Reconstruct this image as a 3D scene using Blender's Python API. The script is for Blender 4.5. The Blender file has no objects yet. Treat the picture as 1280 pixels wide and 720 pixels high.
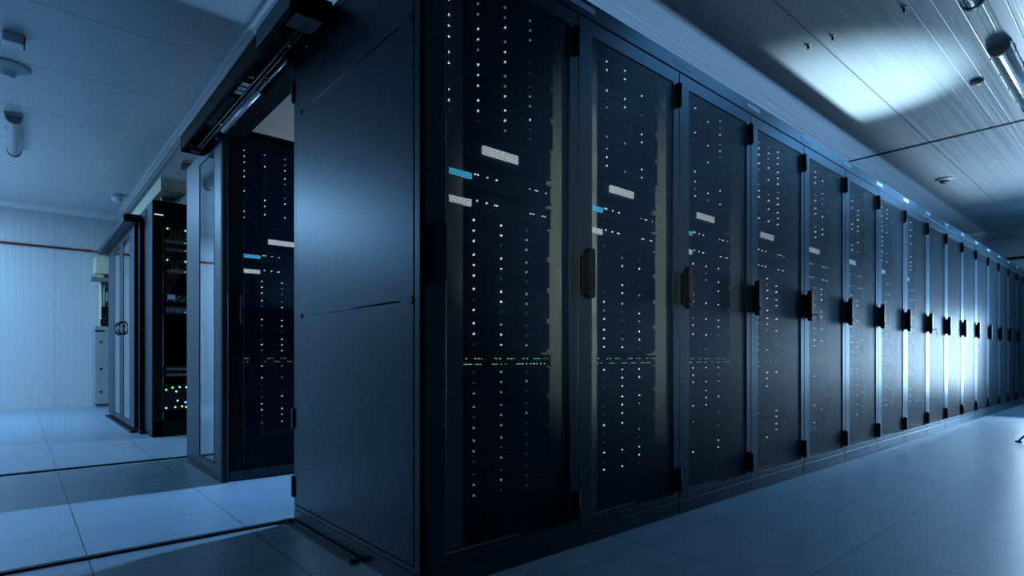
import bpy, bmesh, math, random
from mathutils import Vector, Matrix
random.seed(7)
S = bpy.context.scene
COL = S.collection

# ------------------------------------------------------------------ helpers
class MB:
    """collects solids into one mesh"""
    def __init__(self):
        self.bm = bmesh.new()
    def box(self, x0, x1, y0, y1, z0, z1, bev=0.0, mi=0):
        r = bmesh.ops.create_cube(self.bm, size=1.0)
        vs = r['verts']
        for v in vs:
            v.co = Vector((x0 + (v.co.x + .5) * (x1 - x0), y0 + (v.co.y + .5) * (y1 - y0), z0 + (v.co.z + .5) * (z1 - z0)))
        fs = set(f for v in vs for f in v.link_faces)
        for f in fs: f.material_index = mi
        if bev > 0:
            es = list(set(e for v in vs for e in v.link_edges))
            bmesh.ops.bevel(self.bm, geom=es, offset=bev, segments=2, profile=.5, affect='EDGES', clamp_overlap=True)
        return self
    def cyl(self, p0, p1, r, seg=12, r2=None, mi=0):
        p0 = Vector(p0); p1 = Vector(p1); d = p1 - p0
        q = d.to_track_quat('Z', 'Y').to_matrix().to_4x4()
        m = Matrix.Translation((p0 + p1) / 2) @ q
        g = bmesh.ops.create_cone(self.bm, cap_ends=True, segments=seg, radius1=r, radius2=r if r2 is None else r2, depth=d.length, matrix=m)
        for f in set(f for v in g['verts'] for f in v.link_faces):
            f.material_index = mi
            if len(f.verts) == 4: f.smooth = True
        return self
    def tube(self, pts, r, seg=8, mi=0):
        pts = [Vector(p) for p in pts]
        rings = []
        for i, p in enumerate(pts):
            a = pts[max(i - 1, 0)]; b = pts[min(i + 1, len(pts) - 1)]
            q = (b - a).to_track_quat('Z', 'Y')
            rings.append([self.bm.verts.new(p + q @ Vector((math.cos(t) * r, math.sin(t) * r, 0))) for t in [2 * math.pi * k / seg for k in range(seg)]])
        for A, B in zip(rings, rings[1:]):
            for k in range(seg):
                f = self.bm.faces.new((A[k], A[(k + 1) % seg], B[(k + 1) % seg], B[k])); f.smooth = True; f.material_index = mi
        for R, s in ((rings[0], -1), (rings[-1], 1)):
            f = self.bm.faces.new(R if s > 0 else R[::-1]); f.material_index = mi
        return self
    def lathe(self, prof, c, seg=28, mi=0):
        cx, cy, cz = c; rings = []
        for r, z in prof:
            rings.append([self.bm.verts.new((cx + r * math.cos(2 * math.pi * k / seg), cy + r * math.sin(2 * math.pi * k / seg), cz + z)) for k in range(seg)])
        for A, B in zip(rings, rings[1:]):
            for k in range(seg):
                f = self.bm.faces.new((A[k], A[(k + 1) % seg], B[(k + 1) % seg], B[k])); f.smooth = True; f.material_index = mi
        self.bm.faces.new(rings[0]).material_index = mi; self.bm.faces.new(rings[-1]).material_index = mi
        return self
    def prism(self, outline, axis, a0, a1, mi=0, smooth=False):
        def P(u, v, a):
            return {'x': (a, u, v), 'y': (u, a, v), 'z': (u, v, a)}[axis]
        A = [self.bm.verts.new(P(u, v, a0)) for u, v in outline]
        B = [self.bm.verts.new(P(u, v, a1)) for u, v in outline]
        n = len(A)
        for k in range(n):
            f = self.bm.faces.new((A[k], A[(k + 1) % n], B[(k + 1) % n], B[k])); f.material_index = mi; f.smooth = smooth
        self.bm.faces.new(A[::-1]).material_index = mi; self.bm.faces.new(B).material_index = mi
        return self
    def build(self, name, mats, parent=None, loc=None):
        bmesh.ops.recalc_face_normals(self.bm, faces=self.bm.faces[:])
        me = bpy.data.meshes.new(name); self.bm.to_mesh(me); self.bm.free()
        for m in (mats if isinstance(mats, (list, tuple)) else [mats]): me.materials.append(m)
        o = bpy.data.objects.new(name, me); COL.objects.link(o)
        if loc: o.location = loc
        if parent: o.parent = parent
        return o

def inst(name, me, parent=None, loc=(0, 0, 0), label=None):
    o = bpy.data.objects.new(name, me); COL.objects.link(o); o.location = loc
    if parent: o.parent = parent
    if label: o['label'] = label
    return o

def tag(o, label, cat, group=None, kind=None):
    if label: o['label'] = label
    if cat: o['category'] = cat
    if group: o['group'] = group
    if kind: o['kind'] = kind
    return o

def thing(name, label, cat, loc=(0, 0, 0), rz=0, group=None):
    o = bpy.data.objects.new(name, None); COL.objects.link(o)
    o.empty_display_size = .1; o.location = loc; o.rotation_euler = (0, 0, rz)
    return tag(o, label, cat, group)

def struct(o):
    o['kind'] = 'structure'; return o

def copy_tree(o, parent=None):
    c = o.copy(); COL.objects.link(c)
    if parent: c.parent = parent
    for ch in list(o.children): copy_tree(ch, c)
    return c

# ------------------------------------------------------------------ materials
def mat(name, base, rough=.5, metal=0.0, spec=.5, emis=None, estr=0, noise=0, nscale=60, bump=0, trans=0, aniso=0, tint=None):
    m = bpy.data.materials.new(name); m.use_nodes = True
    nt = m.node_tree; b = nt.nodes['Principled BSDF']
    b.inputs['Base Color'].default_value = (*base, 1); b.inputs['Roughness'].default_value = rough
    b.inputs['Metallic'].default_value = metal; b.inputs['Specular IOR Level'].default_value = spec
    b.inputs['Transmission Weight'].default_value = trans
    b.inputs['Anisotropic'].default_value = aniso
    if tint: b.inputs['Specular Tint'].default_value = (*tint, 1)
    if emis: b.inputs['Emission Color'].default_value = (*emis, 1); b.inputs['Emission Strength'].default_value = estr
    if noise or bump:
        tc = nt.nodes.new('ShaderNodeTexCoord'); n = nt.nodes.new('ShaderNodeTexNoise')
        n.inputs['Scale'].default_value = nscale; n.inputs['Detail'].default_value = 4
        nt.links.new(tc.outputs['Object'], n.inputs['Vector'])
        if noise:
            r = nt.nodes.new('ShaderNodeMapRange'); r.inputs['To Min'].default_value = rough - noise; r.inputs['To Max'].default_value = rough + noise
            nt.links.new(n.outputs['Fac'], r.inputs['Value']); nt.links.new(r.outputs['Result'], b.inputs['Roughness'])
        if bump:
            bp = nt.nodes.new('ShaderNodeBump'); bp.inputs['Strength'].default_value = bump; bp.inputs['Distance'].default_value = .002
            nt.links.new(n.outputs['Fac'], bp.inputs['Height']); nt.links.new(bp.outputs['Normal'], b.inputs['Normal'])
    return m

M = {}
M['cabinet'] = mat('black_powder_coat', (.002, .007, .015), .38, spec=.50, tint=(.26, .70, 1.0), noise=.04, nscale=500, bump=.06)
M['frame'] = mat('door_frame_coat', (.044, .055, .067), .38, metal=.85, spec=.45, tint=(.82, .94, 1.0), noise=.03, nscale=300)
M['black'] = mat('matt_black', (.003, .004, .005), .55, spec=.2)
M['plastic'] = mat('black_plastic', (.002, .002, .003), .45, spec=.25)
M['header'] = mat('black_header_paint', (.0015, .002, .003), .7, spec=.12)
M['server'] = mat('server_bezel', (.005, .008, .018), .42, spec=.45, noise=.05, nscale=200)
M['carrier'] = mat('drive_carrier', (.006, .009, .022), .38, spec=.5)
M['galv'] = mat('zinc_plated_steel', (.34, .35, .33), .42, metal=.35, noise=.06, nscale=90)
M['liner'] = mat('grey_liner_steel', (.55, .58, .52), .5)
M['pale'] = mat('pale_base_plate_paint', (.80, .84, .80), .5)
M['rail'] = mat('pale_rail_steel', (.58, .60, .56), .5)
M['galvdim'] = mat('grey_painted_steel', (.22, .23, .22), .5, metal=.2)
M['paper'] = mat('label_paper', (.45, .60, .78), .6)
M['paper_far'] = M['paper']
M['plate_w'] = mat('glowing_white_plate', (.7, .75, .78), .5, emis=(.72, .85, .92), estr=.75)  # plain white labels; their brightness is added as a glow
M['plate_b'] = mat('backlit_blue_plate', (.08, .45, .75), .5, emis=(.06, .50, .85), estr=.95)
M['led'] = mat('status_light_on', (.8, .85, .9), .4, emis=(.85, .92, 1.0), estr=1.5)
M['led_mid'] = mat('status_light_half', (.5, .55, .6), .4, emis=(.70, .76, .95), estr=.45)
M['led_dim'] = mat('status_light_dim', (.1, .1, .16), .4, emis=(.30, .30, .62), estr=.14)
M['led_g'] = mat('green_light', (.1, .6, .3), .4, emis=(.25, .95, .50), estr=1.0)
M['led_gs'] = mat('bright_green_light', (.1, .8, .2), .4, emis=(.12, 1.0, .22), estr=3.5)
M['led_b'] = mat('blue_light', (.1, .2, 1), .4, emis=(.06, .16, 1.0), estr=7)
M['led_off'] = mat('status_light_off', (.03, .03, .05), .3)
M['silver'] = mat('brushed_aluminium', (.55, .57, .58), .35, metal=.8)
M['chrome'] = mat('chrome', (.7, .72, .75), .18, metal=1)
M['beige'] = mat('beige_duct_paint', (.66, .63, .42), .55)
M['wall_dark'] = mat('dark_grey_wall_paint', (.06, .07, .08), .6)
M['white_p'] = mat('white_plastic', (.62, .66, .68), .4)
M['galvdim2'] = mat('pale_grey_cabinet_paint', (.30, .33, .33), .5)
M['white_e'] = mat('white_enamel', (.6, .64, .66), .35)
M['red'] = mat('red_pipe_paint', (.34, .03, .03), .45)
M['clear'] = mat('clear_ribbed_plastic', (.75, .82, .88), .12, trans=.75)
M['tube'] = mat('fluorescent_tube', (.8, .85, .9), .3)
M['dark_seal'] = mat('dark_rubber', (.010, .011, .012), .6, spec=.3)
M['cable_o'] = mat('orange_cable', (.25, .09, .03), .5)
M['cable_b'] = mat('grey_cable', (.12, .13, .14), .5)

def glass_mat():
    m = mat('door_glass', (.80, .88, .92), .02, trans=1.0)
    m.node_tree.nodes['Principled BSDF'].inputs['IOR'].default_value = 1.6
    return m
M['glass'] = glass_mat()

def math_node(nt, op, a=None, b=None):
    n = nt.nodes.new('ShaderNodeMath'); n.operation = op
    for i, v in enumerate((a, b)):
        if v is None: continue
        if isinstance(v, (int, float)): n.inputs[i].default_value = v
        else: nt.links.new(v, n.inputs[i])
    return n.outputs[0]

def mesh_mat():
    """perforated steel sheet: staggered round holes that really let light through"""
    m = bpy.data.materials.new('perforated_steel'); m.use_nodes = True
    nt = m.node_tree; b = nt.nodes['Principled BSDF']; out = nt.nodes['Material Output']
    b.inputs['Base Color'].default_value = (.003, .008, .020, 1); b.inputs['Roughness'].default_value = .44
    b.inputs['Specular IOR Level'].default_value = .30; b.inputs['Specular Tint'].default_value = (.42, .78, 1.0, 1)
    tc = nt.nodes.new('ShaderNodeTexCoord'); sp = nt.nodes.new('ShaderNodeSeparateXYZ')
    nt.links.new(tc.outputs['Object'], sp.inputs[0])
    p = .0068; q = p * 1.732
    d = []
    for off in (0, .5):
        u = math_node(nt, 'SUBTRACT', math_node(nt, 'FRACT', math_node(nt, 'ADD', math_node(nt, 'DIVIDE', sp.outputs['X'], p), off)), .5)
        v = math_node(nt, 'SUBTRACT', math_node(nt, 'FRACT', math_node(nt, 'ADD', math_node(nt, 'DIVIDE', sp.outputs['Z'], q), off)), .5)
        v = math_node(nt, 'MULTIPLY', v, 1.732)
        d.append(math_node(nt, 'ADD', math_node(nt, 'MULTIPLY', u, u), math_node(nt, 'MULTIPLY', v, v)))
    mn = math_node(nt, 'MINIMUM', d[0], d[1])
    hole = math_node(nt, 'LESS_THAN', mn, .40 ** 2)
    tr = nt.nodes.new('ShaderNodeBsdfTransparent'); mx = nt.nodes.new('ShaderNodeMixShader')
    nt.links.new(hole, mx.inputs[0]); nt.links.new(b.outputs[0], mx.inputs[1]); nt.links.new(tr.outputs[0], mx.inputs[2])
    nt.links.new(mx.outputs[0], out.inputs['Surface'])
    return m
M['mesh'] = mesh_mat()

def line_mask(nt, coord, period, offset, width):
    """1 on a joint line, 0 elsewhere"""
    f = math_node(nt, 'FRACT', math_node(nt, 'DIVIDE', math_node(nt, 'SUBTRACT', coord, offset - period * 50), period))
    a = math_node(nt, 'ABSOLUTE', math_node(nt, 'SUBTRACT', f, .5))
    return math_node(nt, 'GREATER_THAN', a, .5 - width / period / 2)

def floor_mat():
    m = mat('raised_floor_tiles', (.30, .34, .37), .34)
    nt = m.node_tree; b = nt.nodes['Principled BSDF']
    g = nt.nodes.new('ShaderNodeNewGeometry'); sp = nt.nodes.new('ShaderNodeSeparateXYZ'); nt.links.new(g.outputs['Position'], sp.inputs[0])
    l = math_node(nt, 'MAXIMUM', line_mask(nt, sp.outputs['X'], .6, .21, .005), line_mask(nt, sp.outputs['Y'], .6, .85, .004))
    mp = nt.nodes.new('ShaderNodeMapping'); mp.inputs['Scale'].default_value = (1.2, 5.0, 1)
    nt.links.new(g.outputs['Position'], mp.inputs[0])
    n = nt.nodes.new('ShaderNodeTexNoise'); n.inputs['Scale'].default_value = 2.2; n.inputs['Detail'].default_value = 7; n.inputs['Roughness'].default_value = .65
    nt.links.new(mp.outputs[0], n.inputs['Vector'])
    n2 = nt.nodes.new('ShaderNodeTexNoise'); n2.inputs['Scale'].default_value = 90; n2.inputs['Detail'].default_value = 3
    nt.links.new(g.outputs['Position'], n2.inputs['Vector'])
    cr = nt.nodes.new('ShaderNodeValToRGB'); cr.color_ramp.elements[0].position = .3; cr.color_ramp.elements[1].position = .7
    cr.color_ramp.elements[0].color = (.20, .27, .33, 1); cr.color_ramp.elements[1].color = (.27, .36, .43, 1)
    nt.links.new(n.outputs['Fac'], cr.inputs[0])
    mx = nt.nodes.new('ShaderNodeMix'); mx.data_type = 'RGBA'
    nt.links.new(l, mx.inputs[0]); nt.links.new(cr.outputs[0], mx.inputs[6]); mx.inputs[7].default_value = (.05, .055, .06, 1)
    nt.links.new(mx.outputs[2], b.inputs['Base Color'])
    r = nt.nodes.new('ShaderNodeMapRange'); r.inputs['To Min'].default_value = .24; r.inputs['To Max'].default_value = .50
    nt.links.new(n.outputs['Fac'], r.inputs['Value']); nt.links.new(r.outputs[0], b.inputs['Roughness'])
    bp = nt.nodes.new('ShaderNodeBump'); bp.inputs['Strength'].default_value = .15; bp.inputs['Distance'].default_value = .001
    nt.links.new(n2.outputs['Fac'], bp.inputs['Height']); nt.links.new(bp.outputs[0], b.inputs['Normal'])
    return m

def ceiling_mat():
    m = mat('white_metal_ceiling', (.50, .53, .54), .30, spec=.6)
    nt = m.node_tree; b = nt.nodes['Principled BSDF']
    g = nt.nodes.new('ShaderNodeNewGeometry'); sp = nt.nodes.new('ShaderNodeSeparateXYZ'); nt.links.new(g.outputs['Position'], sp.inputs[0])
    l = line_mask(nt, sp.outputs['Y'], 1.09, 5.0, .010)
    mx = nt.nodes.new('ShaderNodeMix'); mx.data_type = 'RGBA'; mx.inputs[6].default_value = (.50, .53, .54, 1); mx.inputs[7].default_value = (.16, .18, .20, 1)
    nt.links.new(l, mx.inputs[0]); nt.links.new(mx.outputs[2], b.inputs['Base Color'])
    # shallow ribs that run along the aisle, pressed into the sheet
    f = math_node(nt, 'FRACT', math_node(nt, 'DIVIDE', sp.outputs['Y'], .109))
    rib = math_node(nt, 'MINIMUM', math_node(nt, 'ABSOLUTE', math_node(nt, 'SUBTRACT', f, .5)), .05)
    mp = nt.nodes.new('ShaderNodeMapping'); mp.inputs['Scale'].default_value = (.15, 30, 1); nt.links.new(g.outputs['Position'], mp.inputs[0])
    n = nt.nodes.new('ShaderNodeTexNoise'); n.inputs['Scale'].default_value = 2.0; n.inputs['Detail'].default_value = 3
    nt.links.new(mp.outputs[0], n.inputs['Vector'])
    h = math_node(nt, 'ADD', math_node(nt, 'MULTIPLY', rib, 6.0), math_node(nt, 'MULTIPLY', n.outputs['Fac'], .16))
    rr = nt.nodes.new('ShaderNodeMapRange'); rr.inputs['From Min'].default_value = .35; rr.inputs['From Max'].default_value = .65; rr.inputs['To Min'].default_value = .20; rr.inputs['To Max'].default_value = .44
    side = math_node(nt, 'LESS_THAN', sp.outputs['Y'], 2.8)
    nt.links.new(math_node(nt, 'ADD', math_node(nt, 'MULTIPLY', math_node(nt, 'SUBTRACT', n.outputs['Fac'], .5), side), .5), rr.inputs['Value']); nt.links.new(rr.outputs[0], b.inputs['Roughness'])
    near = math_node(nt, 'ADD', math_node(nt, 'MULTIPLY', math_node(nt, 'LESS_THAN', sp.outputs['Y'], 2.8), .92), .08)
    h = math_node(nt, 'MULTIPLY', h, near)
    bp = nt.nodes.new('ShaderNodeBump'); bp.inputs['Strength'].default_value = .6; bp.inputs['Distance'].default_value = .005
    nt.links.new(h, bp.inputs['Height']); nt.links.new(bp.outputs[0], b.inputs['Normal'])
    return m

def wall_mat(name, axis, base):
    """white insulated panels with fine vertical ribs"""
    m = mat(name, base, .36, spec=.5)
    nt = m.node_tree; b = nt.nodes['Principled BSDF']
    g = nt.nodes.new('ShaderNodeNewGeometry'); sp = nt.nodes.new('ShaderNodeSeparateXYZ'); nt.links.new(g.outputs['Position'], sp.inputs[0])
    c = sp.outputs[axis]
    f = math_node(nt, 'FRACT', math_node(nt, 'DIVIDE', math_node(nt, 'ADD', c, 50.0), .09))
    rib = math_node(nt, 'MINIMUM', math_node(nt, 'ABSOLUTE', math_node(nt, 'SUBTRACT', f, .5)), .1)
    bp = nt.nodes.new('ShaderNodeBump'); bp.inputs['Strength'].default_value = .5; bp.inputs['Distance'].default_value = .03
    nt.links.new(rib, bp.inputs['Height']); nt.links.new(bp.outputs[0], b.inputs['Normal'])
    l = line_mask(nt, c, 1.12, .45, .012)
    mx = nt.nodes.new('ShaderNodeMix'); mx.data_type = 'RGBA'; mx.inputs[6].default_value = (*base, 1); mx.inputs[7].default_value = tuple(v * .8 for v in base) + (1,)
    nt.links.new(l, mx.inputs[0]); nt.links.new(mx.outputs[2], b.inputs['Base Color'])
    return m
M['floor'] = floor_mat(); M['ceiling'] = ceiling_mat()
M['wall_x'] = wall_mat('white_wall_panels_far', 'X', (.52, .55, .56))
M['wall_y'] = wall_mat('white_wall_panels_end', 'Y', (.52, .55, .56))

# ------------------------------------------------------------------ measures
H = 2.3; EYE = .793; W = .754; X0 = 1.02; YF = 1.62
CZ = 3.19; XW = 14.0; YW = 11.62; XL = -5.0; YN = -2.6

# ------------------------------------------------------------------ room shell
struct(MB().box(XL - .2, XW + .2, YN - .2, YW + .2, -.2, 0).build('floor', M['floor']))
struct(MB().box(XL - .2, XW + .2, YN - .2, YW + .2, CZ, CZ + .2).build('ceiling', M['ceiling']))
struct(MB().box(XL - .2, XW + .2, YW, YW + .2, 0, CZ).build('wall_left', M['wall_x']))
struct(MB().box(XL - .2, XW + .2, YN - .2, YN, 0, CZ).build('wall_right', M['wall_dark']))
struct(MB().box(XL - .2, XL, YN, YW, 0, CZ).build('wall_near', M['wall_dark']))
struct(MB().box(XW, XW + .2, YN, YW, 0, CZ).build('wall_far', M['wall_y']))
# cove trims where ceiling meets the walls
struct(MB().prism([(YW, CZ), (YW - .11, CZ), (YW - .10, CZ - .03), (YW - .03, CZ - .09), (YW, CZ - .09)], 'x', XL, XW).build('trim_1', M['white_e']))
struct(MB().prism([(XW, CZ), (XW - .11, CZ), (XW - .10, CZ - .03), (XW - .03, CZ - .09), (XW, CZ - .09)], 'y', YN, YW).build('trim_2', M['white_e']))
# ceiling strip running across the room and the panel joint further down
struct(MB().box(1.25, 1.355, 2.0, YW - .1, CZ - .035, CZ, .006).box(1.285, 1.305, 2.0, YW - .1, CZ - .05, CZ - .03, .003).build('trim_3', M['white_e']))
struct(MB().box(7.63, 7.67, YN, YW, CZ - .008, CZ + .001, .002).build('trim_4', M['dark_seal']))
# dark seams in the floor at the two rack rears
struct(MB().box(XL, X0 + .1, 2.782, 2.812, -.001, .010, .002).build('trim_5', M['dark_seal']))
struct(MB().box(XL, X0 + .1, 5.12, 5.155, -.001, .010, .002).build('trim_6', M['dark_seal']))

for (a, b, w) in (('far', 0, 0),):
    p = MB().cyl((XL, YW - .03, 2.55), (.93, YW - .03, 2.55), .016, 10)
    p.cyl((.93, YW - .03, 2.55), (XW - .02, YW - .03, 2.55), .016, 10)
    tag(p.build('wall_pipe', M['red']), 'thin red pipe running along the panelled wall on the left', 'pipe')
p = MB().cyl((XW - .03, 1.2, 2.65), (XW - .03, 2.4, 2.65), .022, 10).cyl((XW - .03, 2.4, 2.65), (XW - .03, YW - .1, 2.65), .022, 10)
tag(p.build('wall_pipe', M['black']), 'dark pipe across the end wall beyond the last tall cabinet', 'pipe')

# ------------------------------------------------------------------ cabinet
ORD = ['first', 'second', 'third', 'fourth', 'fifth', 'sixth', 'seventh', 'eighth', 'ninth', 'tenth', 'eleventh', 'twelfth', 'thirteenth', 'fourteenth', 'fifteenth', 'last']
def arc_x(n, r, a0, a1, c): return [(c[0] + r * math.cos(a0 + (a1 - a0) * k / n), c[1] + r * math.sin(a0 + (a1 - a0) * k / n)) for k in range(n + 1)]

def cabinet_meshes():
    D = {}
    e = .001
    b = MB()
    b.box(e, .018, .035, 1.155, .07, 2.290, .002)
    b.box(W - .018, W - e, .035, 1.155, .07, 2.290, .002)
    b.box(.018, W - .018, .035, 1.155, 2.272, 2.290)
    b.box(.018, W - .018, .10, 1.155, .070, .084)
    b.box(.018, W - .018, 1.135, 1.155, .084, 2.272)
    # front inner frame
    b.box(.018, .05, .036, .075, .084, 2.272, .002)
    b.box(.05, W - .03, .036, .07, 2.225, 2.272, .002); b.box(.05, W - .03, .028, .033, .070, .088, .001)
    b.box(.018, .142, .20, .202, .084, 2.272); b.box(.702, W - .018, .30, .302, .084, 2.272)
    D['body'] = b
    b = MB().box(.002, W - .002, .002, 1.15, 0, .071, .005)
    b.box(.03, .06, .004, .008, .025, .045)
    D['plinth'] = b
    d = MB(); B = .0035
    B = .0022; z0, z1 = .075, 2.238; gz0, gz1 = .108, 2.172; gx0, gx1 = .088, .700
    d.box(.0025, gx0, -.002, .026, z0, z1, B); d.box(gx1, W - .0025, -.002, .026, z0, z1, B)
    d.box(gx0 - .006, gx1 + .006, -.0015, .025, z0, gz0, B); d.box(gx0 - .006, gx1 + .006, -.0015, .025, gz1, z1, B)
    D['door'] = d
    D['mesh_panel'] = MB().box(gx0 - .003, gx1 + .003, .0022, .0036, gz0 - .003, gz1 + .003)
    h = MB()
    h.prism([(.008, 1.075), (.008, 1.205), (.014, 1.225), (.044, 1.225), (.044, 1.062), (.014, 1.062)], 'y', -.014, -.0045)
    h.prism([(.020, 1.058), (.020, 1.238), (.028, 1.252), (.052, 1.252), (.060, 1.238), (.060, 1.058), (.052, 1.046), (.028, 1.046)], 'y', -.044, -.0145)
    h.cyl((.040, -.047, 1.085), (.040, -.0435, 1.085), .010, 14)
    D['handle'] = h
    g = MB().box(W - .028, W - .004, -.018, -.0022, 0, .120, .003).cyl((W - .016, -.019, .004), (W - .016, -.019, .116), .007, 12)
    D['hinge'] = g
    r = MB().box(.1495, .222, .0866, .0876, .10, 2.20)
    D['mounting_rail'] = r
    D['side_liner'] = MB().box(W - .0225, W - .0185, .030, .29, .34, 2.22)
    D['base_plate'] = MB().box(.10, .50, .034, .085, .0845, .094, .001)
    c = MB()
    for i in range(5): c.box(.545 + i * .030, .560 + i * .030, .035, .085, .0845, .096, .002)
    D['cable_brush'] = c
    D['ground_wire'] = MB().tube([(.672, .05, 2.165), (.690, .045, 2.150), (.700, .045, 2.125), (.690, .045, 2.108), (.676, .045, 2.118), (.678, .045, 2.085), (.688, .045, 2.05), (.700, .045, 2.025)], .0028, 6)
    return D
D = cabinet_meshes()
ME = {}
MATN = dict(body='cabinet', plinth='frame', door='frame', mesh_panel='mesh', handle='plastic', hinge='plastic', mounting_rail='rail', side_liner='liner', base_plate='pale', cable_brush='silver', ground_wire='silver')
for k, v in D.items():
    o = v.build(k, M[MATN[k]]); ME[k] = o.data; bpy.data.objects.remove(o)
ME['mounting_rail_dark'] = ME['mounting_rail'].copy(); ME['mounting_rail_dark'].materials[0] = M['black']  # second-row copies painted darker to stand in for the dim light there
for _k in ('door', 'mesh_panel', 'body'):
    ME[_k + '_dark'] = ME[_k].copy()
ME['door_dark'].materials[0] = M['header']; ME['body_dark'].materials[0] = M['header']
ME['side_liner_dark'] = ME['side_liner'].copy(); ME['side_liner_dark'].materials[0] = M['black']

def key_mesh():
    return MB().cyl((.040, -.047, 1.085), (.040, -.075, 1.085), .004, 8).cyl((.040, -.073, 1.085), (.040, -.077, 1.085), .014, 14).cyl((.040, -.075, 1.072), (.048, -.076, 1.035), .003, 8).box(.040, .056, -.0775, -.0745, 1.00, 1.038, .003)

_sh = MB().box(.052, .066, -.016, -.0045, 1.02, 1.20, .003).box(.050, .068, -.014, -.0045, 1.0, 1.03, .003).build('handle', M['plastic']); ME['slim_handle'] = _sh.data; bpy.data.objects.remove(_sh)
def cabinet(loc, label, group, near=True, dark=False, key=False):
    t = thing('server_cabinet', label, 'server cabinet', loc, 0, group)
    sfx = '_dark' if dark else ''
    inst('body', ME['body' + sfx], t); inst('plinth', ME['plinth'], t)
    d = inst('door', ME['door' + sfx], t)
    inst('mesh_panel', ME['mesh_panel'], d, label='perforated black steel sheet in the door')
    inst('handle', ME['slim_handle' if dark else 'handle'], d, label='black swing handle')
    inst('hinge', ME['hinge'], d, (0, 0, 2.055)); inst('hinge', ME['hinge'], d, (0, 0, .120))
    if key: key_mesh().build('key', M['plastic'], d)
    if near:
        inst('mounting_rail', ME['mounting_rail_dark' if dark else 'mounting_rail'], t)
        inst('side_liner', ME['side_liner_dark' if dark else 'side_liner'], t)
        inst('base_plate', ME['base_plate'], t); inst('cable_brush', ME['cable_brush'], t); inst('ground_wire', ME['ground_wire'], t)
    return t

NR = 16
cabs = []
for k in range(NR):
    if k == 0: lab = 'tall black server cabinet at the near corner, with the plain blue-lit side panel'
    elif k == NR - 1: lab = 'tall black mesh-door cabinet at the far end of the long row, last of sixteen'
    else: lab = '%s black cabinet from the near corner, long row' % ORD[k]
    if k in (4, 8): lab += ', key in its handle'
    cabs.append(cabinet((X0 + k * W, YF, 0), lab, 'tall server cabinets in the long row on the right', near=k < 9, key=k in (4, 8)))

# side panel of the first cabinet
sp = MB().box(-.010, 0, .050, 1.125, .088, 2.245, .003).build('side_panel', M['cabinet'], cabs[0])
MB().box(-.010, .0005, .008, .046, .072, 2.292, .004).box(-.008, .0005, 1.128, 1.158, .072, 2.292, .003).box(-.009, .0005, .05, 1.125, 2.249, 2.292, .003).build('corner_post', M['cabinet'], cabs[0])
MB().box(-.009, .0015, .01, 1.155, .000, .060, .003).box(-.007, .0, .01, 1.155, .062, .082, .003).build('base_skirt', M['cabinet'], cabs[0])
for z in (.991, 1.953):
    MB().tube([(-.010, .15, z), (-.010, .92, z)], .0032, 8).build('panel_groove', M['frame'], sp)
    for y in (.065, 1.055):
        MB().cyl((-.0145, y, z), (-.009, y, z), .014 if y < 1 else .011, 16).build('panel_lock', M['plastic'], sp)
for z in (.12, .45, 2.03):
    MB().box(-.018, .002, 1.150, 1.172, z, z + .10, .003).build('rear_hinge', M['plastic'], cabs[0])
# fascia above the doors, one continuous rail with a paper label over each joint
fas = thing('fascia_rail', 'long black fascia above the cabinet doors, with a paper label over each joint', 'fascia rail', (X0, YF, 0))
MB().box(0.012, NR * W + .01, -.006, .034, 2.240, 2.312, .003).box(0.012, NR * W + .01, .034, .25, 2.2915, 2.312, .002).build('rail', M['frame'], fas)
for k in range(1, NR):
    MB().box(k * W - .056, k * W + .102, -.0075, -.006, 2.266, 2.291).build('paper_label', M['paper'], fas)

# ------------------------------------------------------------------ rack contents
SW, SX = .536, .150           # width of the equipment, offset in the cabinet
SH = .131
def ear_mesh(mirror):
    m = MB()
    if mirror: m.box(SW - .004, SW + .004, -.010, .004, .012, SH - .012, .002)
    else: m.box(-.006, .003, -.012, .002, .010, SH - .010, .003)
    return m
def mk(m, name, mt):
    o = m.build(name, mt); me = o.data; bpy.data.objects.remove(o); return me
ch = MB().box(0, SW, .006, .55, 0, SH)
ch.box(0, SW, -.001, .007, 0, .0035).box(0, SW, -.001, .007, SH - .0035, SH)
SME = {'chassis': mk(ch, 'chassis', M['server']), 'ear_l': mk(ear_mesh(False), 'rack_ear', M['server']), 'ear_r': mk(ear_mesh(True), 'rack_ear', M['frame'])}
cm = MB().box(.001, .132, -.004, .006, .0012, .0385, .0018).box(.016, .120, -.0065, -.003, .007, .012, .001).box(.016, .030, -.006, -.003, .012, .032, .001)
SME['carrier'] = mk(cm, 'drive_carrier', M['carrier'])
lm = MB().cyl((0, .001, 0), (0, -.0042, 0), .0042, 10)
SME['led'] = mk(lm, 'status_light', M['led'])
for nm in ('led_mid', 'led_dim', 'led_off'):
    SME[nm] = SME['led'].copy(); SME[nm].materials[0] = M[nm]
UP = [2.0605, 1.9255, 1.790, 1.6555]           # lowest LED minus: base Z of each shelf (top block)
LO = [1.2045, 1.0745, .9455, .8155, .631, .502, .376, .249]
ZUP = [2.066, 1.931, 1.796, 1.661]
ZLO = [1.206, 1.076, .947, .818, .633, .504, .377, .250]
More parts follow.
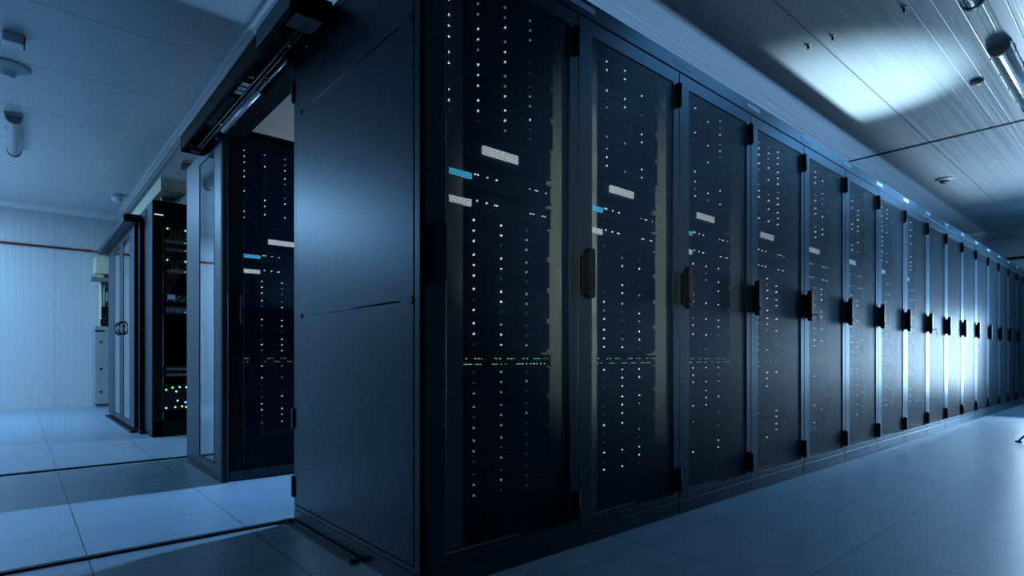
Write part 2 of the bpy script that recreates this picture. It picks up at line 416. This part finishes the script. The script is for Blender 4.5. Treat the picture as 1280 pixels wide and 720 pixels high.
# lit pattern of the nearest cabinet, by shelf and row from the top: o on, m half, d dim, . off
PAT0 = ['.mmm ommm omom', 'oom. oood omod', 'oomd oomm .oom', 'oooo oood ddmd', 'dood doom oodm', 'doom ooom dodd', 'ooom odom oodd', 'oomd dood odom',
        'ddmd odmm mmmd', 'dmmd odmm ommd', 'mmmd mmdd ddmd', 'dddd mmmd dmdd']
def pat(k, s):
    if k == 0: return PAT0[s].replace(' ', '')
    rnd = random.Random(k * 31 + s)
    out = ''
    for r in range(3):
        for c in range(4):
            w = rnd.random(); fall = .62 - (.2 if s > 8 else 0)
            out += 'o' if w < fall * .75 else 'm' if w < fall else 'd' if w < .82 else '.'
    return out
LM = {'o': 'led', 'm': 'led_mid', 'd': 'led_dim', '.': 'led_off'}

def disk_shelf(loc, label, group, pattern, detail):
    t = thing('disk_shelf', label, 'disk shelf', loc, 0, group)
    inst('chassis', SME['chassis'], t)
    if detail:
        inst('rack_ear', SME['ear_l'], t); inst('rack_ear', SME['ear_r'], t)
        for r in range(3):
            for c in range(4):
                x = .001 + c * .134; z = SH - .0055 - (r + 1) * .0395
                cr = inst('drive_carrier', SME['carrier'], t, (x, 0, z))
                s = pattern[r * 4 + c]
                if s != '.': inst('status_light', SME[LM[s]], cr, (.0085, -.004, .0195))
    else:
        inst('rack_ear', SME['ear_r'], t)
        for key in 'omd':
            m = MB(); n = 0
            for r in range(3):
                for c in range(4):
                    if pattern[r * 4 + c] == key:
                        x = .001 + c * .134 + .0085; z = SH - .0055 - (r + 1) * .0395 + .0195; n += 1
                        m.cyl((x, .001, z), (x, -.0085, z), .0042, 8)
            if n: m.build('status_lights', M[LM[key]], t)
            else: m.bm.free()
    return t

def flat_unit(name, loc, h, label, cat, group, plate=None, plate_col='plate_w', leds=(), vents=True, ledmat='led', ports=False):
    t = thing(name, label, cat, loc, 0, group)
    m = MB().box(0, SW, .0, .50, 0, h, .002).box(0, SW, -.006, 0, 0, .005).box(0, SW, -.006, 0, h - .005, h)
    m.build('chassis', M['server'], t)
    if vents:
        v = MB()
        for i in range(20):
            x = .30 + i * .011
            v.box(x, x + .004, -.003, .001, h * .25, h * .75)
        v.build('vent_grille', M['black'], t)
    if ports:
        v = MB()
        for i in range(24):
            for r in range(2): v.box(.03 + i * .0205, .044 + i * .0205, -.004, .001, h * .5 + (r - 1) * .016 + .002, h * .5 + (r - 1) * .016 + .014, .001)
        v.build('port_block', M['black'], t)
    if plate:
        x0, x1, z0, z1 = plate
        MB().box(x0, x1, -.0085, -.0005, z0, z1, .001).build('name_plate', M[plate_col], t, None)['label'] = 'glowing %s plate' % ('blue' if plate_col == 'plate_b' else 'white')
    for (x, z, s) in leds:
        MB().cyl((x, .0, z), (x, -.004, z), s, 8).build('status_light', M[ledmat], t)
    return t

def fill(base, k, where, detail, cabname):
    """equipment of one cabinet; base = world position of the cabinet's front left foot, y of the equipment face"""
    bx, by = base
    g = 'disk shelves with rows of small white lights'
    names = ['topmost', 'second from top', 'third from top', 'just above the wide white plate', 'first below the small white plate', 'second below the small white plate', 'third below the small white plate', 'just above the switch', 'just below the switch', 'second below the switch', 'second from bottom', 'lowest']
    for s, z in enumerate(ZUP + ZLO):
        disk_shelf((bx + SX - (.020 if s >= 4 else 0), by, z), 'disk shelf %s in %s' % (names[s], cabname), g, pat(k, s), detail)
    nl = .0035 if detail else .004
    flat_unit('storage_head', (bx + SX, by, 1.545), .108, 'storage unit with wide white plate in %s' % cabname, 'storage unit', 'storage units with wide white plates', (.166, .346, .024, .057), 'plate_w', (), True)
    flat_unit('controller', (bx + SX, by, 1.438), .080, 'controller with small blue plate in %s' % cabname, 'controller', 'controllers with a blue plate', (.010, .114, .024, .047), 'plate_b',
              [(.133, .049, nl), (.147, .049, nl), (.192, .048, nl), (.238, .047, nl), (.413, .048, nl * .7), (.447, .048, nl * .7), (.456, .047, nl * .7), (.506, .048, nl * .7)], False)
    flat_unit('controller', (bx + SX, by, 1.340), .080, 'controller with small white plate in %s' % cabname, 'controller', 'controllers with a white plate', (.010, .112, .020, .046), 'plate_w',
              [(.142, .048, nl), (.189, .047, nl), (.229, .046, nl), (.240, .046, nl), (.419, .045, nl * .7), (.434, .045, nl * .7), (.487, .046, nl * .7), (.501, .046, nl * .7)], False)
    rr = random.Random(k + 90)
    lg = []
    if detail:
        for z in (.032, .010):
            x = .01
            while x < .51:
                n = rr.choice([1, 3, 4, 4]); 
                for i in range(n): lg.append((x + i * .0105, z, .0026))
                x += n * .0105 + rr.choice([.012, .03, .05])
    else: lg = [(.02 + i * .03, .032 if i % 2 else .010, .003) for i in range(16)]
    flat_unit('network_switch', (bx + SX, by, .767 - .008), .048, 'green-lit network switch in %s' % cabname, 'network switch', 'network switches with green lights', None, None, [q for q in lg if q[0] < .525], False, 'led_g', detail)

for k in range(8):
    nm = 'the nearest cabinet of the long row' if k == 0 else 'the %s cabinet of the long row' % ORD[k]
    fill((X0 + k * W, YF + .094), k, 'front', k < 3, nm)

# ------------------------------------------------------------------ second row (beyond the contained aisle)
R2X, R2Y = 1.020, 3.93
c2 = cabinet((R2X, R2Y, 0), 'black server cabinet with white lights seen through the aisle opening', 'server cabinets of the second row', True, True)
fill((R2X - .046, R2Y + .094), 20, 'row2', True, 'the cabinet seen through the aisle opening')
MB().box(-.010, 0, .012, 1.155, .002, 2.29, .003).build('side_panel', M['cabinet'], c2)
for k in range(1, 6):  # unseen rest of the row, added to block light between the aisles
    cabinet((R2X + k * W, R2Y, 0), '%s black cabinet of the second row, unseen behind the long front row' % ORD[k], 'server cabinets of the second row', False, True)

# ------------------------------------------------------------------ sliding door on the aisle opening
sd = thing('sliding_door', 'open sliding glass door and its black header over the aisle opening beside the near cabinet', 'sliding door', (0, 0, 0))
hd = MB()
YA, YB = 2.33, 4.40
hd.box(.838, .850, YA, YB, 2.205, 2.30, .002)                 # outer flange
hd.box(.838, 1.008, YA, YB, 2.288, 2.300, .002)               # top
hd.box(.996, 1.008, YA, YB, 2.200, 2.290, .002)               # inner flange
hd.box(.838, 1.008, YA - .012, YA, 2.200, 2.300, .002)        # near end
hd.box(.838, 1.008, YB, YB + .012, 2.200, 2.300, .002)
hd.box(.850, .858, YA, YB, 2.205, 2.212); hd.box(.99, .998, YA, YB, 2.203, 2.210)
hr = hd.build('header_rail', M['header'], sd)
MB().box(1.008, 1.098, 2.80, 3.91, 2.200, 2.300, .003).build('lintel', M['header'], sd)
MB().box(.826, .8375, YA - .01, 2.74, 2.215, 2.300, .002).build('end_cover', M['frame'], sd)
MB().box(.868, .985, YA + .03, YA + .16, 2.225, 2.232, .002).build('mounting_plate', M['galvdim'], hr)
for x in (.918, .940):
    MB().cyl((x, YA + .10, 2.214), (x, YB - .03, 2.214), .0035, 8).build('guide_rod', M['galvdim'], hr)
MB().cyl((.968, 3.16, 2.212), (.968, 3.86, 2.212), .017, 16).cyl((.968, 2.75, 2.212), (.968, 3.16, 2.212), .006, 10).build('closing_damper', M['silver'], hr)
MB().box(.945, .955, 3.05, 3.95, 2.212, 2.245, .002).build('damper_bracket', M['frame'], hr)
for (x, y, s) in ((.929, 2.60, .016), (.885, 3.02, .012), (.938, 3.30, .012), (.958, 3.02, .012), (.925, 3.75, .010), (.985, 3.7, .008), (.985, 2.55, .007), (.885, 3.34, .010), (.945, 2.98, .010), (.968, 4.0, .010)):
    MB().cyl((x, y, 2.200), (x, y, 2.214), s * .8, 8).build('bolt', M['chrome'], hr)
for y in (3.10, 3.16, 3.22):
    MB().box(.870, .905, y, y + .04, 2.202, 2.225, .003).cyl((.888, y + .02, 2.198), (.888, y + .02, 2.205), .007, 8).build('carriage', M['silver'], hr)
MB().box(.868, .905, 3.35, 3.85, 2.215, 2.245, .004).build('carriage_bar', M['plastic'], hr)
MB().cyl((.915, YB - .06, 2.195), (.915, YB - .06, 2.225), .028, 18).box(.88, .95, YB - .11, YB - .02, 2.225, 2.250, .003).build('pulley', M['frame'], hr)
def leaf(parent, x0, x1, y0, y1, z0, z1, gy0, gy1, gz0, gz1, mt='cabinet'):
    d = MB()
    d.box(x0, x1, y0, gy0, z0, z1, .004); d.box(x0, x1, gy1, y1, z0, z1, .004)
    d.box(x0 + .001, x1 - .001, gy0 - .003, gy1 + .003, z0, gz0, .003); d.box(x0 + .001, x1 - .001, gy0 - .003, gy1 + .003, gz1, z1, .003)
    o = d.build('door_leaf', M[mt], parent)
    MB().box(x0 + .002, x0 + .008, gy0 - .003, gy1 + .003, gz0 - .003, gz1 + .003).build('glass_pane', M['glass'], o)['label'] = 'clear glass pane'
    MB().box(x0 - .001, x0 + .010, gy0, gy0 + .010, gz0, gz1).box(x0 - .001, x0 + .010, gy1 - .010, gy1, gz0, gz1).box(x0 - .001, x0 + .010, gy0, gy1, gz0, gz0 + .010).box(x0 - .001, x0 + .010, gy0, gy1, gz1 - .010, gz1).build('glazing_seal', M['dark_seal'], o)
    return o
lf = leaf(sd, .972, 1.006, 3.93, 4.87, .045, 2.197, 4.09, 4.50, .10, 2.16)
MB().box(.974, 1.004, 3.91, 4.87, .0, .042, .003).build('bottom_guide', M['plastic'], lf)
MB().box(.972, 1.006, 3.895, 3.927, .02, 2.19, .003).build('edge_seal', M['dark_seal'], lf)
MB().box(.965, 1.005, 2.06, 2.80, .0, .014, .003).build('floor_guide', M['plastic'], sd)
# handle on the inner edge
MB().box(.982, .998, 3.870, 3.894, .9, 1.2, .004).build('pull_handle', M['plastic'], lf)

# ------------------------------------------------------------------ third row: open rack and double sliding doors
R3X, R3Y, R3H = 1.01, 6.63, 2.37
r3 = thing('equipment_rack', 'tall open-fronted black rack of network gear behind the sliding glass door', 'equipment rack', (R3X, R3Y, 0))
b = MB().box(0, .018, 0, 1.16, 0, R3H, .004).box(.782, .80, 0, 1.16, 0, R3H, .004).box(.018, .782, .0, 1.16, R3H - .02, R3H).box(.018, .782, 1.14, 1.16, 0, R3H - .02)
b.box(.018, .782, 0, 1.14, 0, .09)
b.build('body', M['cabinet'], r3)
MB().box(.0, .80, -.012, -.001, 2.16, R3H, .003).box(.0, .09, -.012, -.001, .0, 2.16, .003).box(.0, .80, -.012, -.001, 0, .16, .003).box(.71, .80, -.012, -.001, .16, 2.16, .003).build('front_frame', M['header'], r3)
MB().box(.018, .095, -.014, -.0125, 2.222, 2.234).build('name_plate', M['plate_w'], r3)
MB().box(.09, .11, .06, .07, .17, 2.15).box(.69, .71, .06, .07, .17, 2.15).build('mounting_rail', M['galvdim'], r3)
MB().box(-.007, -.0005, .30, .42, R3H - .16, R3H - .04, .003).build('cable_port', M['black'], r3)
MB().box(-.006, -.0005, .10, .56, 1.18, 1.186).build('panel_groove', M['black'], r3)
for (z, h, nm, cat, lab, md) in (
        (2.08, .044, 'patch_panel', 'patch panel', 'topmost patch panel in the open rack, with two green lights', 'p'),
        (1.96, .044, 'network_switch', 'network switch', 'upper switch in the open rack, just under the patch panel', 's'),
        (1.88, .044, 'network_switch', 'network switch', 'second switch in the open rack', 's'),
        (1.76, .044, 'patch_panel', 'patch panel', 'patch panel with loose cables in the upper part of the open rack', 'p'),
        (1.66, .044, 'network_switch', 'network switch', 'third switch in the open rack, above the blank gap', 's'),
        (1.36, .088, 'media_converter', 'converter', 'pale silver unit halfway up the open rack', 'w'),
        (1.24, .088, 'server', 'server', 'small server below the pale silver unit in the open rack', 's'),
        (.66, .044, 'network_switch', 'network switch', 'grey switch low in the open rack', 'g'),
        (.60, .044, 'network_switch', 'network switch', 'lower grey switch in the open rack', 'g'),
        (.39, .131, 'rack_server', 'server', 'server with green lights low in the open rack', 'v'),
        (.255, .131, 'rack_server', 'server', 'bottom server with green and one bright blue light in the open rack', 'b')):
    t = thing(nm, lab, cat, (R3X + .11, R3Y + .045, z), 0, 'units in the open rack')
    face = {'w': 'silver', 'g': 'galvdim'}.get(md, 'server')
    MB().box(0, .58, 0, .5, 0, h, .002).build('chassis', M['server'], t)
    q = MB(); rr = random.Random(int(z * 1000))
    for i in range(24):
        x = .02 + i * .022
        if md in 'psg': q.box(x, x + .014, -.004, .001, h * .2, h * .75, .001)
        elif md == 'w': q.box(x, x + .016, -.004, .001, .01 + .02 * (i % 3), .03 + .02 * (i % 3), .001)
        elif md in 'vb': q.box(x, x + .017, -.006, .001, .008, h - .008, .001)
    q.build('port_block' if md in 'psgw' else 'drive_bays', M['galvdim'] if md in 'sgw' else M['black'], t)
    if md == 'w': MB().box(.03, .10, -.008, .0, .03, .08, .002).build('cover', M['white_p'], t)
    if md == 'p':
        for i in range(5):
            x = .05 + i * .03 + rr.random() * .02
            MB().tube([(x, -.004, .02), (x, -.05, .01), (x + .01, -.045, -.06), (x - .06, -.03, -.12), (-.02, -.02, -.2 - .05 * i)], .003, 6).build('patch_cable', M['cable_o'] if i % 2 else M['cable_b'], t)
        for x in (.03, .192): MB().cyl((x, 0, .03), (x, -.012, .03), .007, 8).build('status_light', M['led_gs'], t)
    if md in 'vb':
        for (x, zz) in ([(.02, .08), (.075, .10), (.14, .105), (.20, .10), (.11, .06)] if md == 'v' else [(.02, .03), (.10, .035), (.16, .04), (.12, .10), (.20, .03)]):
            MB().cyl((x, 0, zz), (x, -.012, zz), .0075, 8).build('status_light', M['led_gs'], t)
    if md == 'b': MB().cyl((.192, 0, .08), (.192, -.014, .08), .009, 10).build('indicator_light', M['led_b'], t)['label'] = 'bright blue light'
    if md in 's': 
        MB().cyl((.19, 0, .022), (.19, -.008, .022), .003, 8).build('status_light', M['led_gs'], t)

dd = thing('sliding_door', 'closed pair of sliding glass doors with looped handles, beyond the open rack', 'sliding door', (0, 0, 0))
MB().prism([(.835, 2.225), (.835, 2.29), (.86, 2.31), (1.0, 2.31), (1.0, 2.225)], 'y', 7.15, 9.72).build('header_rail', M['cabinet'], dd)
l1 = leaf(dd, .935, .970, 7.20, 8.185, .045, 2.222, 7.52, 8.03, .10, 2.16)
l2 = leaf(dd, .935, .970, 8.195, 9.47, .045, 2.222, 8.33, 8.84, .10, 2.16)
for o, y, s in ((l1, 8.06, 1), (l2, 8.30, -1)):
    MB().tube([(.935, y, 1.075), (.905, y, 1.08), (.895, y, 1.10), (.895, y, 1.19), (.905, y, 1.21), (.935, y, 1.215)], .011, 8).build('looped_handle', M['plastic'], o)
MB().box(.90, .975, 7.18, 9.50, 0, .02, .004).box(.96, 1.0, 6.99, 7.16, 0, .03, .004).build('floor_guide', M['plastic'], dd)
MB().box(.97, 1.005, 7.10, 7.20, .0, 2.26, .003).build('door_post', M['dark_seal'], dd)

# ------------------------------------------------------------------ beige duct and cabinet on the far wall
du = MB().box(1.10, 1.33, 6.72, YW - .05, 2.505, 2.645, .003).build('cable_duct', M['beige'])
tag(du, 'beige metal cable duct above the open rack, running to the left wall', 'cable duct')
for x in (1.16, 1.28): MB().box(x - .012, x + .012, 6.708, 6.722, 2.50, 2.52, .002).build('latch', M['galv'], du)
for i in range(6):
    y = 7.2 + i * .8
    MB().cyl((1.098, y, 2.60), (1.102, y, 2.60), .012, 8).build('fixing', M['galv'], du)
for y in (7.0, 7.6):
    MB().box(1.15, 1.28, y, y + .04, 2.3705, 2.505, .003).build('support_bracket', M['galv'], du)

wc = thing('wall_cabinet', 'pale grey service cabinet against the far left wall, half hidden by the glass doors', 'cabinet', (.93, 11.22, 0))
MB().box(0, .75, 0, .38, .05, 1.30, .006).box(.02, .73, .02, .36, 0, .05).build('body', M['galvdim2'], wc)
for z in (.25, .62, 1.05): MB().cyl((.08, -.006, z), (.08, .002, z), .018, 12).build('lock', M['black'], wc)
MB().box(.0, .75, -.004, .0, .045, .055).box(0, .12, -.012, 0, 1.22, 1.24).build('door_seam', M['dark_seal'], wc)
MB().box(.08, .14, .1, .36, 1.30, 2.45, .01).box(.0, .35, .05, .36, 2.15, 2.42, .02).box(.20, .75, .15, .36, 1.3, 2.2, .01).build('riser_duct', M['beige'], wc)
MB().box(-.05, .22, .0, .10, 2.02, 2.09, .01).build('junction_box', M['galvdim'], wc); MB().box(.15, .3, .02, .12, 1.70, 1.86, .01).build('junction_box', M['galvdim'], wc)
MB().box(.09, .2, .0, .1, 1.45, 1.62, .005).box(.08, .2, .0, .14, 1.02 + .3, 1.42, .005).build('valve_block', M['black'], wc)
MB().tube([(.12, .05, 2.1), (.10, .03, 1.9), (.11, .03, 1.5), (.10, .03, 1.2)], .012, 8).build('hose', M['black'], wc)

# ------------------------------------------------------------------ ceiling fittings
def batten(loc, length, rz, label):
    t = thing('ceiling_light', label, 'ceiling light', loc, rz, 'fluorescent ceiling lights')
    MB().box(0, length, -.075, .075, -.022, 0, .004).build('base', M['white_e'], t)
    pr = [(.062 * math.cos(a), -.022 - .075 * math.sin(a)) for a in [math.pi * k / 12 for k in range(13)]]
    MB().prism(pr, 'x', .03, length - .03, smooth=False).build('diffuser', M['clear'], t)
    for s in (-.025, .025):
        MB().cyl((.05, s, -.050), (length - .05, s, -.050), .013, 12).build('tube', M['tube'], t)
    for x in (0, length - .03):
        MB().prism([(.068 * math.cos(a), -.022 - .082 * math.sin(a)) for a in [math.pi * k / 10 for k in range(11)]], 'x', x, x + .03).build('end_cap', M['galvdim'], t)
    for i in range(4):
        x = length * (i + .5) / 4
        for s in (-1, 1): MB().box(x - .012, x + .012, s * .075 - .004, s * .075 + .004, -.040, -.004, .002).build('clip', M['chrome'], t)
    return t
batten((5.62, .84, CZ), 1.55, 0, 'fluorescent ceiling light with clear cover at the right edge of the photo')
batten((3.22, .84, CZ), 1.55, 0, 'fluorescent ceiling light cut by the top edge, nearest above the right aisle')
batten((-.03, 7.40, CZ), 1.25, math.pi / 2, 'short fluorescent light on the left ceiling below the smoke dome')
batten((1.50, 7.88, CZ), 1.25, 0, 'fluorescent ceiling light above the beige duct')

t = thing('ceiling_antenna', 'white round dish-shaped fitting at the left edge of the ceiling', 'ceiling fitting', (-.06, 6.24, CZ))
MB().lathe([(.145, 0), (.150, -.008), (.140, -.020), (.085, -.040), (.055, -.062), (.045, -.085), (.030, -.096)], (0, 0, 0), 36).build('dome', M['white_p'], t)
t = thing('ceiling_box', 'square white box on the left ceiling, nearest the top left corner', 'ceiling fitting', (-.02, 5.62, CZ))
MB().box(-.065, .055, -.06, .06, -.075, 0, .008).build('housing', M['white_p'], t)
MB().box(.055, .063, -.055, .055, -.07, -.01, .002).build('side_grille', M['black'], t)
t = thing('smoke_detector', 'small white smoke detector on the left ceiling near the far wall', 'smoke detector', (1.10, 10.10, CZ))
MB().lathe([(.055, 0), (.055, -.02), (.035, -.03)], (0, 0, 0)).build('base', M['white_p'], t)
MB().lathe([(.070, -.025), (.078, -.045), (.060, -.085), (.035, -.105), (.012, -.112)], (0, 0, 0)).build('sensor_head', M['white_p'], t)
t = thing('smoke_detector', 'small round dark-rimmed disc on the ceiling beside the right-hand light', 'smoke detector', (6.26, 1.08, CZ))
MB().lathe([(.048, 0), (.048, -.020), (.042, -.026)], (0, 0, 0)).build('base', M['galvdim'], t)
MB().lathe([(.038, -.024), (.030, -.036), (.010, -.038)], (0, 0, 0)).build('sensor_head', M['white_p'], t)
t = thing('smoke_detector', 'flat detector on the ceiling above the middle of the long row', 'smoke detector', (9.35, 1.95, CZ))
MB().lathe([(.10, 0), (.10, -.015), (.07, -.03)], (0, 0, 0)).build('base', M['white_p'], t)
MB().lathe([(.055, -.03), (.05, -.06), (.02, -.07)], (0, 0, 0)).build('sensor_head', M['galvdim'], t)
for (x, y, l) in ((4.56, 1.80, 'nearest the cabinets'), (4.57, 1.63, 'middle one of three'), (4.57, 1.18, 'furthest from the cabinets')):
    t = thing('ceiling_sprinkler', 'tiny dark nozzle with white collar in the ribbed ceiling, %s' % l, 'sprinkler', (x, y, CZ), 0, 'tiny ceiling nozzles')
    MB().lathe([(.020, .001), (.020, -.004), (.010, -.008)], (0, 0, 0), 16).build('collar', M['white_p'], t)
    MB().cyl((0, 0, -.006), (0, 0, -.034), .008, 10).build('nozzle_tip', M['black'], t)

# ------------------------------------------------------------------ light stand in the right aisle
ls = thing('light_stand', 'foot of a tripod light stand on the floor at the right edge', 'light stand', (6.98, .72, 0))
MB().cyl((0, 0, .12), (0, 0, 1.45), .014, 12).cyl((0, 0, .9), (0, 0, .96), .022, 12).build('pole', M['white_p'], ls)
for a in (170, 290, 50):
    c, s = math.cos(math.radians(a)), math.sin(math.radians(a))
    lg = MB().tube([(0, 0, .34), (c * .12, s * .12, .14), (c * .26, s * .26, .012)], .009, 8).build('leg', M['galvdim'], ls)
    MB().box(c * .26 - .035, c * .26 + .035, s * .26 - .025, s * .26 + .025, 0, .014, .004).build('foot_pad', M['plastic'], lg)
MB().cyl((0, 0, 1.45), (-.05, .08, 1.58), .06, 20, .085).build('lamp_head', M['plastic'], ls)

# ------------------------------------------------------------------ lights
def area(name, loc, rot, sx, sy, power, col=(.42, .70, 1.0), spread=180):
    l = bpy.data.lights.new(name, 'AREA'); l.shape = 'RECTANGLE'; l.size = sx; l.size_y = sy; l.energy = power; l.color = col
    l.spread = math.radians(spread)
    o = bpy.data.objects.new(name, l); COL.objects.link(o); o.location = loc; o.rotation_euler = rot; return o
R = math.radians
BL = (.24, .54, 1.0)
def spot(name, loc, aim, size, power, col, blend=1.0, soft=.05):
    l = bpy.data.lights.new(name, 'SPOT'); l.energy = power; l.color = col; l.spot_size = R(size); l.spot_blend = blend; l.shadow_soft_size = soft
    o = bpy.data.objects.new(name, l); COL.objects.link(o); o.location = loc
    o.rotation_euler = (Vector(aim) - Vector(loc)).to_track_quat('-Z', 'Y').to_euler(); return o
# soft lamp low in the right aisle, facing back towards the camera
area('aisle_softbox', (10.5, .88, .88), (0, R(112), 0), 1.1, .5, 108, (.50, .75, 1.0))
area('aisle_fill', (12.6, -.3, 1.4), (0, R(90), 0), 2.2, 2.2, 55, (.22, .54, 1.0))
area('aisle_floor_fill', (4.0, .84, 3.07), (0, 0, 0), 1.5, .12, 13, (.17, .50, 1.0))  # fill added at batten height to brighten the aisle floor
area('aisle_floor_fill', (6.4, .84, 3.07), (0, 0, 0), 1.5, .12, 22, (.17, .50, 1.0))
area('aisle_floor_fill', (9.0, .84, 3.07), (0, 0, 0), 1.5, .12, 22, (.17, .50, 1.0))  # more added floor fill; no batten hangs here
area('end_wall_fill', (12.9, .2, 3.05), (0, 0, 0), .12, 1.5, 22, (.17, .52, .95))  # unseen fill added to brighten the end wall; no fixture here
# striplight lying along the contained aisle, shining up
area('contained_aisle_strip', (6.2, 3.45, 1.12), (R(180), 0, 0), 9.5, .08, 105, (.27, .56, 1.0))
area('corridor_strip', (5.4, 6.0, 1.2), (R(180), 0, 0), 4.2, .08, 45, (.92, .90, .78), 120)
area('aisle_lamp', (6.0, 3.82, 1.8), (0, R(72), 0), .3, .2, 70, BL, 50)
area('corridor_lamp', (7.0, 5.55, 1.8), (0, R(72), 0), .3, .3, 50, BL, 50)
# ceiling light of the left part of the room, out of frame
area('left_ceiling_light', (-1.7, 9.3, 3.1), (0, 0, 0), 1.2, 2.0, 260, (.30, .60, 1.0))
area('left_ceiling_fill', (-2.2, 9.6, 1.3), (R(180), 0, 0), 1.0, 1.6, 60, (.30, .60, 1.0))  # unseen upward fill added to brighten the left ceiling
# lamp on the stand, aimed at the ceiling
spot('stand_lamp', (6.9, .75, .55), (5.6, 1.9, 3.19), 37, 1200, (.52, .80, 1.0), 1.0, .06)
# narrow work lamp from the camera side that reaches through the doors onto the inner walls
spot('work_lamp', (-.8, -2.3, 1.3), (2.2, 1.7, 1.28), 22, 1500, (.80, .92, .86), 1.0, .08)

w = bpy.data.worlds.new('world'); S.world = w; w.use_nodes = True
w.node_tree.nodes['Background'].inputs[0].default_value = (.02, .05, .09, 1); w.node_tree.nodes['Background'].inputs[1].default_value = .1

# ------------------------------------------------------------------ camera
cd = bpy.data.cameras.new('camera'); cd.sensor_width = 36; cd.lens = 711.4 / 1280 * 36; cd.shift_y = 87.5 / 1280; cd.clip_start = .02
co = bpy.data.objects.new('camera', cd); COL.objects.link(co); co.location = (0, 0, EYE)
co.rotation_euler = (R(90), 0, math.atan2(.75496, .65577) - R(90))
S.camera = co

S.view_settings.view_transform = 'Standard'; S.view_settings.look = 'None'; S.view_settings.gamma = 1
S.view_settings.use_curve_mapping = False; S.view_settings.exposure = 0.0
S.cycles.use_denoising = True; S.cycles.transparent_max_bounces = 16; S.cycles.max_bounces = 8
S.cycles.sample_clamp_indirect = 4
